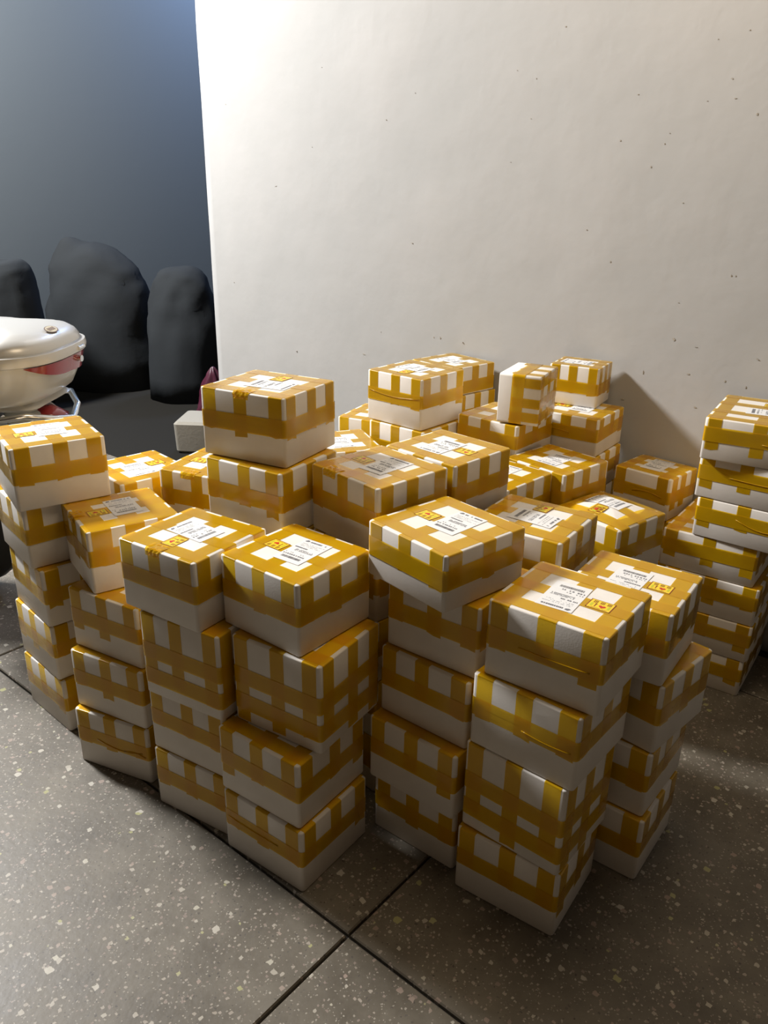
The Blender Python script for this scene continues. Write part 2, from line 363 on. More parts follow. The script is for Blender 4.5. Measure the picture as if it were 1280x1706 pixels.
# ---------------------------------------------------------------- foam boxes
BOXES = [
    ('1e', 'h', 0, 0.172, 0, -0.9068, 1.9323, 0.841, 0.2444, 0.236),
    ('1d', 'h', 0.172, 0.344, 0, -0.9175, 1.9373, 0.7974, 0.247, 0.236),
    ('1c', 'h', 0.344, 0.516, 0, -0.9199, 1.9381, 0.7511, 0.247, 0.236),
    ('1b', 'h', 0.516, 0.688, 0, -0.9503, 1.9516, 0.7011, 0.247, 0.236),
    ('1a', 'h', 0.688, 0.86, 0, -0.953, 1.9391, 0.6051, 0.2482, 0.2457),
    ('2d', 'h', 0, 0.172, 0, -0.6073, 1.7181, 1.1654, 0.2467, 0.236),
    ('2c', 'h', 0.172, 0.344, 0, -0.6083, 1.7229, 1.0994, 0.2503, 0.236),
    ('2b', 'h', 0.344, 0.516, 0, -0.6061, 1.7404, 1.0572, 0.2513, 0.236),
    ('2a', 'h', 0.516, 0.688, 0, -0.7354, 1.8161, 0.6002, 0.2435, 0.2453),
    ('3d', 'h', 0, 0.172, 0, -0.3629, 1.5338, 1.0414, 0.2468, 0.236),
    ('3c', 'h', 0.172, 0.344, 0, -0.3636, 1.5406, 1.0353, 0.2474, 0.236),
    ('3b', 't', 0.344, 0.567, 0, -0.3621, 1.5323, 1.0536, 0.2428, 0.2274),
    ('3a', 'h', 0.567, 0.739, 0, -0.406, 1.5484, 0.9901, 0.2478, 0.2423),
    ('4d', 'h', 0, 0.172, 0, -0.1698, 1.3673, 0.9466, 0.2503, 0.2408),
    ('4c', 'h', 0.172, 0.344, 0, -0.1749, 1.3809, 0.9612, 0.2461, 0.2437),
    ('4b', 't', 0.344, 0.567, 0, -0.1277, 1.4204, 1.0078, 0.2497, 0.233),
    ('4a', 'h', 0.567, 0.739, 0, -0.1728, 1.4556, 0.8988, 0.2443, 0.2366),
    ('5e', 'h', 0, 0.172, 0, 0.1739, 1.4409, 0.907, 0.2406, 0.236),
    ('5d', 'h', 0.172, 0.344, 0, 0.164, 1.4167, 0.897, 0.2474, 0.236),
    ('5c', 'h', 0.344, 0.516, 0, 0.187, 1.4453, 0.8919, 0.2464, 0.236),
    ('5b', 'h', 0.516, 0.688, 0, 0.2028, 1.4618, 0.9168, 0.2453, 0.236),
    ('5a', 'l', 0.688, 0.818, 0, 0.1238, 1.4375, 0.7093, 0.2479, 0.2467),
    ('6d', 'h', 0, 0.172, 0, 0.3761, 1.2604, 0.966, 0.2485, 0.2329),
    ('6c', 't', 0.172, 0.395, 0, 0.3683, 1.2599, 0.8731, 0.2447, 0.2275),
    ('6b', 'h', 0.395, 0.567, 0, 0.3786, 1.257, 0.8762, 0.25, 0.2368),
    ('6a', 'h', 0.567, 0.739, 0, 0.4093, 1.2638, 0.927, 0.2537, 0.2339),
    ('7d', 'h', 0, 0.172, 0, 0.5956, 1.4168, 0.9218, 0.247, 0.2353),
    ('7c', 'h', 0.172, 0.344, 0, 0.5954, 1.4339, 0.8886, 0.247, 0.2331),
    ('7b', 'h', 0.344, 0.516, 0, 0.5975, 1.4399, 0.7723, 0.247, 0.2368),
    ('7a', 'h', 0.516, 0.688, 0, 0.5936, 1.4433, 0.9624, 0.2464, 0.2347),
    ('e6', 'h', 0, 0.172, 1, -0.2441, 1.7858, 1.0078, 0.247, 0.236),
    ('e5', 'h', 0.172, 0.344, 1, -0.2441, 1.7858, 1.0089, 0.247, 0.236),
    ('e4', 'h', 0.344, 0.516, 1, -0.2441, 1.7858, 1.01, 0.247, 0.236),
    ('e3', 'h', 0.516, 0.688, 1, -0.2441, 1.7858, 1.0111, 0.247, 0.236),
    ('e2', 'h', 0.688, 0.86, 0, -0.2441, 1.7858, 1.0122, 0.2461, 0.236),
    ('e1', 'h', 0.86, 1.032, 0, -0.2353, 1.8258, 1.0871, 0.2537, 0.2337),
    ('g5', 'h', 0, 0.172, 1, -0.0151, 1.6972, 0.7566, 0.247, 0.236),
    ('g4', 'h', 0.172, 0.344, 1, -0.0151, 1.6972, 0.7552, 0.247, 0.236),
    ('g3', 'h', 0.344, 0.516, 1, -0.0151, 1.6972, 0.7538, 0.247, 0.236),
    ('g2', 'h', 0.516, 0.688, 1, -0.0151, 1.6972, 0.7523, 0.247, 0.236),
    ('g1', 'h', 0.688, 0.86, 0, -0.0151, 1.6972, 0.7508, 0.2471, 0.239),
    ('gb5', 'h', 0, 0.172, 1, 0.1725, 1.8617, 0.7971, 0.247, 0.236),
    ('gb4', 'h', 0.172, 0.344, 1, 0.1725, 1.8617, 0.796, 0.247, 0.236),
    ('gb3', 'h', 0.344, 0.516, 1, 0.1725, 1.8617, 0.795, 0.247, 0.236),
    ('gb2', 'h', 0.516, 0.688, 1, 0.1725, 1.8617, 0.794, 0.247, 0.236),
    ('gb1', 'h', 0.688, 0.86, 0, 0.1725, 1.8617, 0.7929, 0.2463, 0.2315),
    ('h5', 't', 0, 0.223, 1, 0.1272, 2.5472, 0.8612, 0.2463, 0.236),
    ('h4', 'h', 0.223, 0.395, 1, 0.1269, 2.5474, 0.8585, 0.2463, 0.236),
    ('h3', 'h', 0.395, 0.567, 1, 0.1266, 2.5477, 0.8565, 0.2461, 0.236),
    ('h2', 'h', 0.567, 0.739, 0, 0.125, 2.5491, 0.8625, 0.2433, 0.2356),
    ('h1', 'h', 0.739, 0.911, 0, 0.1172, 2.5665, 0.8524, 0.2437, 0.2356),
    ('w5', 't', 0, 0.223, 1, 0.2776, 3.074, 0.7487, 0.247, 0.236),
    ('w4', 't', 0.223, 0.446, 1, 0.2776, 3.074, 0.7472, 0.247, 0.236),
    ('w3', 'h', 0.446, 0.618, 1, 0.2776, 3.074, 0.7457, 0.247, 0.236),
    ('w2', 'f', 0.618, 0.728, 0, 0.2776, 3.074, 0.7441, 0.2469, 0.2364),
    ('w1', 'f', 0.728, 0.838, 0, 0.2612, 3.0763, 0.7072, 0.2483, 0.2376),
    ('i6', 'h', 0, 0.172, 1, 0.7086, 2.5902, 0.9198, 0.247, 0.236),
    ('i5', 'h', 0.172, 0.344, 1, 0.7086, 2.5902, 0.92, 0.247, 0.236),
    ('i4b', 'h', 0.344, 0.516, 1, 0.7086, 2.5902, 0.9202, 0.247, 0.236),
    ('i4', 'l', 0.516, 0.646, 0, 0.7086, 2.5902, 0.9204, 0.247, 0.2351),
    ('i3', 'l', 0.646, 0.776, 0, 0.712, 2.6026, 0.9468, 0.2482, 0.2384),
    ('i2', 'm', 0.776, 0.916, 0, 0.7161, 2.7319, 1.0503, 0.1829, 0.1662),
    ('q5', 'h', 0, 0.172, 1, 0.4195, 2.5092, 0.8667, 0.2461, 0.2357),
    ('q4', 'h', 0.172, 0.344, 1, 0.4201, 2.509, 0.8699, 0.2462, 0.2357),
    ('q3', 'h', 0.344, 0.516, 1, 0.4202, 2.5098, 0.872, 0.2455, 0.2352),
    ('q2', 'l', 0.516, 0.646, 1, 0.4238, 2.5082, 0.8751, 0.247, 0.2343),
    ('q1', 'l', 0.646, 0.776, 0, 0.4274, 2.5112, 0.8653, 0.2435, 0.2339),
    ('j4', 'h', 0, 0.172, 1, 0.547, 2.2943, 0.7182, 0.2458, 0.236),
    ('j3', 'h', 0.172, 0.344, 1, 0.5476, 2.2934, 0.7203, 0.2461, 0.236),
    ('j2', 'h', 0.344, 0.516, 1, 0.5459, 2.2952, 0.7215, 0.2442, 0.236),
    ('j1', 'h', 0.516, 0.688, 0, 0.5448, 2.2944, 0.7299, 0.24, 0.234),
    ('jb4', 'h', 0, 0.172, 1, 0.3533, 2.1583, 0.8014, 0.247, 0.236),
    ('jb3', 'h', 0.172, 0.344, 1, 0.3533, 2.1583, 0.8004, 0.247, 0.236),
    ('jb2', 'h', 0.344, 0.516, 1, 0.3534, 2.1584, 0.7993, 0.247, 0.2357),
    ('jb1', 'h', 0.516, 0.688, 0, 0.3541, 2.159, 0.7979, 0.247, 0.2331),
    ('k4', 'k', 0, 0.15, 1, 0.982, 2.4987, 0.8211, 0.215, 0.1948),
    ('k3', 'k', 0.15, 0.3, 0, 0.9823, 2.4991, 0.8203, 0.215, 0.1947),
    ('k2', 'k', 0.3, 0.45, 0, 0.9686, 2.512, 0.8203, 0.215, 0.1948),
    ('k1', 'k', 0.45, 0.6, 0, 0.9513, 2.5152, 0.7797, 0.2147, 0.1953),
    ('m4', 'l', 0, 0.13, 1, 0.6627, 2.0715, 0.6854, 0.2458, 0.236),
    ('m3', 'k', 0.13, 0.28, 1, 0.6607, 2.074, 0.6875, 0.215, 0.195),
    ('m2', 'k', 0.28, 0.43, 1, 0.6607, 2.074, 0.6854, 0.215, 0.195),
    ('m1', 'h', 0.43, 0.602, 0, 0.6607, 2.074, 0.6833, 0.2441, 0.2356),
    ('n4', 't', 0, 0.223, 1, 0.4074, 1.6789, 0.9646, 0.247, 0.236),
    ('n3', 'h', 0.223, 0.395, 1, 0.4074, 1.6789, 0.9653, 0.247, 0.236),
    ('n2', 'h', 0.395, 0.567, 1, 0.4074, 1.6789, 0.9659, 0.247, 0.236),
    ('n1', 'h', 0.567, 0.739, 0, 0.4074, 1.6789, 0.9666, 0.2504, 0.2342),
    ('o4', 'h', 0, 0.172, 1, -0.7524, 2.1548, 0.7582, 0.247, 0.236),
    ('o3', 'h', 0.172, 0.344, 1, -0.7524, 2.1548, 0.7568, 0.247, 0.236),
    ('o2', 'h', 0.344, 0.516, 1, -0.7524, 2.1548, 0.7554, 0.247, 0.236),
    ('o1', 'h', 0.516, 0.688, 0, -0.7524, 2.1548, 0.7539, 0.2478, 0.237),
    ('ob4', 't', 0, 0.223, 1, -0.4201, 2.0649, 1.1522, 0.247, 0.236),
    ('ob3', 'h', 0.223, 0.395, 1, -0.4201, 2.0649, 1.1547, 0.247, 0.236),
    ('ob2', 'h', 0.395, 0.567, 1, -0.4201, 2.0649, 1.1573, 0.247, 0.236),
    ('ob1', 'h', 0.567, 0.739, 0, -0.4201, 2.0649, 1.1598, 0.247, 0.2335),
    ('p4', 'h', 0, 0.172, 1, 0.0373, 2.8204, 1.1115, 0.247, 0.236),
    ('p3', 'h', 0.172, 0.344, 1, 0.0373, 2.8204, 1.1136, 0.247, 0.236),
    ('p2', 'h', 0.344, 0.516, 1, 0.0373, 2.8204, 1.1157, 0.247, 0.236),
    ('p1', 'h', 0.516, 0.688, 0, 0.0373, 2.8204, 1.1179, 0.2434, 0.235),
    ('pb4', 'h', 0, 0.172, 1, -0.2228, 2.4622, 0.359, 0.247, 0.236),
    ('pb3', 'h', 0.172, 0.344, 1, -0.2228, 2.4622, 0.3536, 0.247, 0.236),
    ('pb2', 'h', 0.344, 0.516, 1, -0.2228, 2.4622, 0.3481, 0.247, 0.236),
    ('pb1', 'h', 0.516, 0.688, 0, -0.2228, 2.4622, 0.3426, 0.2451, 0.236),
    ('8g', 'n', 0, 0.126, 0, 1.131, 2.1593, 0.9579, 0.29, 0.3447),
    ('8f', 'n', 0.126, 0.252, 0, 1.1342, 2.1551, 0.957, 0.29, 0.345),
    ('8e', 'n', 0.252, 0.378, 0, 1.1347, 2.1594, 0.958, 0.29, 0.3422),
    ('8d', 'n', 0.378, 0.504, 0, 1.1163, 2.175, 0.9375, 0.29, 0.3424),
    ('8c', 'n', 0.504, 0.63, 0, 1.1745, 2.1174, 0.8999, 0.2863, 0.3436),
    ('8b', 'n', 0.63, 0.756, 0, 1.1693, 2.124, 0.9057, 0.2902, 0.3424),
    ('8a', 'n', 0.756, 0.882, 0, 1.1752, 2.1295, 1.0226, 0.2889, 0.3401),
]

BAND = {'h': (0.32, 0.044), 't': (0.33, 0.044), 'l': (0.24, 0.046), 'm': (0.38, 0.042), 'f': (0.50, 0.050), 'k': (0.32, 0.044), 'n': (0.20, 0.045)}
# which way the fragile sticker sits on the lid (local axis) and which boxes show their lid
STICKER = {'4a': '+v', '6a': '-v', '3a': '-u', '5a': '+v', '7a': '-v', '1a': '-u', '2a': '-u', 'e1': '+u', 'g1': '+v', 'gb1': '-v', 'h1': '-u',
           'm1': '-u', 'n1': '+u', 'o1': '+u', 'ob1': '+v', '8a': '+u', 'i3': '+v'}
NOSTICKER = {'i2': '-u', 'k1': '+v', 'j1': '-v', 'jb1': '+v', 'w1': '-u', 'pb1': '+u', 'p1': '+v'}
DIRS = {'+u': 0, '+v': 90, '-u': 180, '-v': 270}
BULGE = {'m1': 0.022, 'k1': 0.004, 'n1': 0.006}

def strip_mesh(L, h, zend0, zend1, off, c, wd, r, jit, along_x, bend, rnd):
    """U-shaped tape laid over the lid. L: half length of the covered axis, c: centre on the other axis."""
    prof = []
    prof.append((-L - off, h - zend0))
    for t in (0.5, 1.0): prof.append((-L - off, (h - zend0) + (zend0 - r) * t))
    for k in range(1, 4):
        a = math.pi - k * math.pi / 8 * 1.0
        prof.append((-L + r + (r + off) * math.cos(a), h - r + (r + off) * math.sin(a)))
    for k in range(9):
        t = -1 + 2 * k / 8
        prof.append((t * (L - r), h + off))
    for k in range(3, 0, -1):
        a = k * math.pi / 8
        prof.append((L - r + (r + off) * math.cos(a), h - r + (r + off) * math.sin(a)))
    for t in (1.0, 0.5): prof.append((L + off, (h - zend1) + (zend1 - r) * t))
    prof.append((L + off, h - zend1))
    V = []; n = 3
    for q, (x, z) in enumerate(prof):
        for k in range(n):
            y = c + wd * (k / (n - 1) - 0.5) + jit * (x / L if L else 0)
            zz = z
            if q in (0, len(prof) - 1): zz += rnd.uniform(-0.003, 0.003)
            V.append((x, y, zz) if along_x else (y, x, zz))
    F = []
    for q in range(len(prof) - 1):
        for k in range(n - 1):
            a = q * n + k
            F.append((a, a + 1, a + n + 1, a + n))
    f0 = F[len(F) // 2]; A_, B_, C_ = (Vector(V[i]) for i in f0[:3])
    if (B_ - A_).cross(C_ - A_).z < 0: F = [tuple(reversed(p)) for p in F]
    return V, F

def lift(V, hx, hy, h, b):
    if not b: return V
    out = []
    for x, y, z in V:
        if z > h * 0.8:
            k = max(0, 1 - (x / hx) ** 2) * max(0, 1 - (y / hy) ** 2)
            z += b * k ** 0.7
        out.append((x, y, z))
    return out

def text_rows(mb, x0, x1, y, hgt, gl, gap, rnd, fill=0.75, z=0.0):
    """a row of little printed marks"""
    x = x0
    while x < x1:
        ww = gl * rnd.uniform(0.5, 1.1)
        if rnd.random() < fill and x + ww < x1:
            mb.quad((x, y, z), (x + ww, y, z), (x + ww, y + hgt, z), (x, y + hgt, z))
        x += ww + gap * rnd.uniform(0.6, 1.8)

def rotp(p, deg, cx, cy, z):
    a = math.radians(deg); return (cx + p[0] * math.cos(a) - p[1] * math.sin(a), cy + p[0] * math.sin(a) + p[1] * math.cos(a), z)

def top_marks(root, nm, hx, hy, h, bulge, rnd, code, sticker):
    """shipping label and fragile sticker on the lid. local x = u (F to R), y = v (F to L)"""
    sdir = DIRS[code]
    ax = hx if code[1] == 'u' else hy
    small = min(hx, hy) < 0.1
    jit = rnd.uniform(-4, 4)
    # label: text runs along the sticker axis
    lw, lh = (0.076, 0.118) if not small else (0.07, 0.105)
    if nm == 'k1': lw, lh = 0.075, 0.125
    a = math.radians(sdir)
    dx, dy = math.cos(a), math.sin(a)
    px, py = math.cos(a - math.pi / 2), math.sin(a - math.pi / 2)     # the label's header side
    off_s = -0.012 if sticker else 0.0
    cx = dx * off_s + px * rnd.uniform(0.0, 0.02); cy = dy * off_s + py * rnd.uniform(0.0, 0.02)
    up = sdir - 180           # label local +y points to the header side (sdir-90)
    z = h + 0.0011
    N = 6; V = []; F = []
    for j in range(N + 1):
        for i in range(N + 1):
            V.append(rotp((lw * (i / N - 0.5), lh * (j / N - 0.5)), up + jit, cx, cy, z))
    for j in range(N):
        for i in range(N):
            q = j * (N + 1) + i; F.append((q, q + 1, q + N + 2, q + N + 1))
    V = lift(V, hx, hy, h, bulge)
    lab = obj('shipping_label', V, F, PAPER, root)
    lab['label'] = 'white paper shipping label with rows of grey print'
    mb = MB()
    x0, x1 = -lw / 2 + 0.005, lw / 2 - 0.005
    T = lh / 2
    mb.add([(x0, T - 0.012, 0), (x0 + 0.004, T - 0.014, 0), (x0 + 0.011, T - 0.012, 0), (x0 + 0.012, T - 0.007, 0), (x0 + 0.005, T - 0.005, 0)], [(0, 1, 2, 3, 4)])
    text_rows(mb, x0 + 0.016, x1, T - 0.013, 0.0055, 0.004, 0.0008, rnd, 0.85)
    for k, (yy, hh, fl, xe) in enumerate(((0.024, 0.0016, 0.7, x1), (0.030, 0.0016, 0.6, x1 - 0.015), (0.036, 0.0016, 0.6, x1))):
        text_rows(mb, x0 + 0.004, xe, T - yy, hh, 0.0018, 0.0008, rnd, fl)
    text_rows(mb, x0, x1 - 0.028, T - 0.048, 0.0045, 0.0036, 0.0007, rnd, 0.95)
    for k in range(3): text_rows(mb, x0 + 0.012, x1 - 0.004, T - 0.057 - 0.0036 * k, 0.0022, 0.0022, 0.0006, rnd, 0.8)
    text_rows(mb, x0, x1 - 0.012, T - 0.078, 0.0030, 0.0032, 0.003, rnd, 0.6)
    text_rows(mb, x0, x1 - 0.006, T - 0.088, 0.0050, 0.0040, 0.002, rnd, 0.8)
    # barcode
    xx = x0 + 0.006
    while xx < x1 - 0.008:
        ww = rnd.choice((0.0005, 0.0009, 0.0014))
        mb.quad((xx, T - 0.103, 0), (xx + ww, T - 0.103, 0), (xx + ww, T - 0.094, 0), (xx, T - 0.094, 0))
        xx += ww + rnd.choice((0.0006, 0.001))
    mb.v = [rotp(p, up + jit, cx, cy, z + 0.00025) for p in mb.v]
    mb.v = lift(mb.v, hx, hy, h, bulge)
    pr = mb.build('label_print', INK, lab); pr['kind'] = 'stuff'
    if not sticker: return
    # sticker: long side along the sticker axis, characters towards sdir+90
    sw, sh = 0.050, 0.039
    so = 0.26 * ax * 2 * (0.93 if code[1] == 'u' else 0.95)
    sx = dx * so; sy = dy * so
    rr = sdir + rnd.uniform(-3, 3)
    def flat(mb_, dz):
        mb_.v = lift([rotp(p, rr, sx, sy, h + 0.0011 + dz) for p in mb_.v], hx, hy, h, bulge)
    m0 = MB(); m0.quad((-sw / 2, -sh / 2, 0), (sw / 2, -sh / 2, 0), (sw / 2, sh / 2, 0), (-sw / 2, sh / 2, 0)); flat(m0, 0)
    st = m0.build('fragile_sticker', STICK, root)
    st['label'] = 'small yellow sticker with dark red border, characters, arrow and red fruit'
    m1 = MB(); t = 0.0017
    m1.quad((-sw / 2, -sh / 2, 0), (sw / 2, -sh / 2, 0), (sw / 2, -sh / 2 + t, 0), (-sw / 2, -sh / 2 + t, 0))
    m1.quad((-sw / 2, sh / 2 - t * .6, 0), (sw / 2, sh / 2 - t * .6, 0), (sw / 2, sh / 2, 0), (-sw / 2, sh / 2, 0))
    m1.quad((-sw / 2, -sh / 2, 0), (-sw / 2 + t, -sh / 2, 0), (-sw / 2 + t, sh / 2, 0), (-sw / 2, sh / 2, 0))
    m1.quad((sw / 2 - t, -sh / 2, 0), (sw / 2, -sh / 2, 0), (sw / 2, sh / 2, 0), (sw / 2 - t, sh / 2, 0))
    flat(m1, 0.0002); m1.build('sticker_border', RED, st)
    m2 = MB()
    for cxx in (-0.0135, 0.0005, 0.0145):       # three characters in strokes
        bx, by, q = cxx, 0.0105, 0.0043
        for yy in (-q, 0.0, q): m2.quad((bx - q, by + yy - 0.0006, 0), (bx + q, by + yy - 0.0006, 0), (bx + q, by + yy + 0.0006, 0), (bx - q, by + yy + 0.0006, 0))
        for xx in (-q * .7, q * .1, q * .8): m2.quad((bx + xx - 0.0005, by - q, 0), (bx + xx + 0.0005, by - q, 0), (bx + xx + 0.0005, by + q, 0), (bx + xx - 0.0005, by + q, 0))
    m2.quad((-0.0105, -0.0105, 0), (-0.0085, -0.0105, 0), (-0.0085, 0.001, 0), (-0.0105, 0.001, 0))
    m2.add([(-0.0125, 0.0, 0), (-0.0065, 0.0, 0), (-0.0095, 0.0045, 0)], [(0, 1, 2)])
    text_rows(m2, -0.019, 0.019, -0.0155, 0.0016, 0.0016, 0.0007, rnd, 0.8)
    flat(m2, 0.0002); m2.build('sticker_characters', RED, st)
    m3 = MB(); hp = []
    for k in range(20):
        t_ = 2 * math.pi * k / 20
        hp.append((0.0045 + 0.00045 * 16 * math.sin(t_) ** 3, -0.0045 + 0.00042 * (13 * math.cos(t_) - 5 * math.cos(2 * t_) - 2 * math.cos(3 * t_) - math.cos(4 * t_)), 0))
    m3.add(hp, [tuple(range(19, -1, -1))])
    flat(m3, 0.0002); m3.build('sticker_fruit', BERRY, st)
    m4 = MB()
    for cxx in (-0.0175, 0.0175): m4.quad((cxx - 0.0022, -0.010, 0), (cxx + 0.0022, -0.010, 0), (cxx + 0.0022, 0.003, 0), (cxx - 0.0022, 0.003, 0))
    flat(m4, 0.0002); m4.build('sticker_green_marks', GREEN, st)

def foam_box(nm, typ, hx, hy, h, rnd, root, hidden):
    """one taped foam box; origin at the centre of its base"""
    hx -= 0.002; hy -= 0.002; h -= 0.0022
    bulge = BULGE.get(nm, 0.0)
    r = 0.008; re = 0.003
    bfrac, bw = BAND[typ]
    zsplit = h - h * bfrac - bw * 0.5
    if typ == 't': zsplit = h - h * 0.30 - bw * 0.5
    # base
    rings = [rrect(hx - re, hy - re, r - re * .5, 0.0), rrect(hx - re * .3, hy - re * .3, r, re * .35), rrect(hx, hy, r, re), rrect(hx, hy, r, zsplit - 0.0006)]
    v, f = loft(rings); obj('base', v, f, FOAM, root, True, 0.7)
    # lid, with a few rings on top so that it can bulge
    rings = [rrect(hx, hy, r, zsplit + 0.0006), rrect(hx, hy, r, h - re), rrect(hx - re * .3, hy - re * .3, r, h - re * .35), rrect(hx - re, hy - re, r - re * .5, h)]
    for q in (0.8, 0.55, 0.3, 0.1): rings.append(rrect((hx - re) * q, (hy - re) * q, (r - re * .5) * q, h))
    v, f = loft(rings); v = lift(v, hx, hy, h, bulge); obj('lid', v, f, FOAM, root, True, 0.7)
    # tape strips
    low = h * bfrac + bw
    W = 0.038 if typ != 'm' else 0.031
    if nm == '2a': W = 0.050
    def ends():
        e = low + rnd.uniform(-0.004, 0.006)
        if typ == 'n' and rnd.random() < 0.6: e = min(h * 0.78, low + 0.022 + rnd.uniform(-0.006, 0.006))
        elif rnd.random() < 0.16: e = min(h * 0.82, e + rnd.uniform(0.01, 0.022))
        if typ == 't': e = h * rnd.choice((0.80, 0.86, 0.97))
        return e
    edge = r - 0.001
    def positions(half, three=True):
        p = [-half + edge + W / 2 + rnd.uniform(0, 0.004), half - edge - W / 2 - rnd.uniform(0, 0.004)]
        if three: p.insert(1, rnd.uniform(-0.008, 0.008))
        return p
    js = [0.0004, 0.0008]
    two = (nm == 'k1')
    for c in positions(hy, not two):            # strips running along x
        v, f = strip_mesh(hx, h, ends(), ends(), js[0], c, W, re, rnd.uniform(-.0015, .0015), True, 0, rnd)
        o = obj('tape_strip', lift(v, hx, hy, h, bulge), f, TAPE, root, True, 0.9)
    px = positions(hx, True)
    if typ == 'n': px.insert(1, px[0] * 0.45); px[2] = px[-1] * 0.35
    for c in px:                             # strips running along y
        v, f = strip_mesh(hy, h, ends(), ends(), js[1], c, W, re, rnd.uniform(-.0015, .0015), False, 0, rnd)
        o = obj('tape_strip', lift(v, hx, hy, h, bulge), f, TAPE, root, True, 0.9)
    # horizontal bands
    bands = [h - h * bfrac - bw]
    if typ == 't': bands = [h - h * 0.33 - 0.044, h - h * 0.66 - 0.044]
    for zb in bands:
        o_ = 0.0012
        n = 20; t0, t1, ph = rnd.uniform(-.003, .003), rnd.uniform(-.003, .003), rnd.uniform(0, 6)
        base = rrect(hx + o_, hy + o_, r + o_, 0)
        def dens(pts):
            out = []
            for i, p in enumerate(pts):
                q = pts[(i + 1) % len(pts)]
                out.append(p)
                L = math.hypot(q[0] - p[0], q[1] - p[1])
                if L > 0.03:
                    for k in (1, 2, 3): out.append((p[0] + (q[0] - p[0]) * k / 4, p[1] + (q[1] - p[1]) * k / 4, 0))
            return out
        base = dens(base)
        rr_ = []
        for lv in (0, 0.5, 1.0):
            rr_.append([(x, y, zb + bw * lv + t0 * x / hx + t1 * y / hy * (0.5 + lv * .3)) for x, y, _ in base])
        v, f = loft(rr_, False, False)
        obj('tape_band', v, f, TAPE, root, True, 0.9)
    if nm in CREASE:
        for face, s0_, s1_, dz, bow in CREASE[nm]:
            zc = bands[0] + bw * 0.5 + dz; P = []
            for k in range(9):
                t = k / 8; yy_ = s0_ + (s1_ - s0_) * t; zz_ = zc - bow * math.sin(math.pi * t)
                P.append((-hx - 0.0022, yy_, zz_) if face == 'x' else (yy_, -hy - 0.0022, zz_))
            obj('tape_crease', *tube(P, 0.0011, 5), TAPE, root, True)
    if nm in CRUMPLE:
        V = []; n = 9; cy_ = CRUMPLE[nm]
        for i in range(n):
            for j in range(n):
                q = (i / (n - 1)) * 0.045; y_ = cy_ + (j / (n - 1) - .5) * (0.05 - 0.2 * q * .5)
                up_ = rnd.uniform(0.001, 0.0035)
                V.append((-hx + 0.03 - q, y_, h + up_) if q < 0.03 else (-hx - up_, y_, h - (q - 0.03)))
        obj('crumpled_tape', V, [(i * n + j, i * n + j + 1, (i + 1) * n + j + 1, (i + 1) * n + j) for i in range(n - 1) for j in range(n - 1)], TAPE, root)
    code = STICKER.get(nm) or NOSTICKER.get(nm)
    if code and not hidden:
        top_marks(root, nm, hx, hy, h, bulge, rnd, code, nm in STICKER)

CREASE = {'h1': [('x', -0.11, 0.11, 0.012, 0.010)], '2d': [('x', -0.1, 0.05, -0.002, 0.012), ('x', -0.11, -0.04, -0.012, -0.006)], '8a': [('x', -0.13, -0.02, -0.008, 0.004)], '8b': [('x', -0.14, 0.05, 0.0, 0.003)], 'i3': [('x', -0.02, 0.11, -0.004, -0.006)], '6b': [('x', -0.11, 0.0, -0.006, 0.004)], 'k1': [('x', -0.08, 0.03, 0.0, -0.01)], '4d': [('x', -0.05, 0.11, 0.004, 0.002)], '6a': [('x', -0.1, 0.05, -0.004, 0.002)], '8c': [('x', -0.14, 0.02, 0.004, 0.02)]}
CRUMPLE = {'3a': 0.005, 'e1': 0.0, 'ob1': 0.02, '2a': 0.02, 'g1': 0.05}

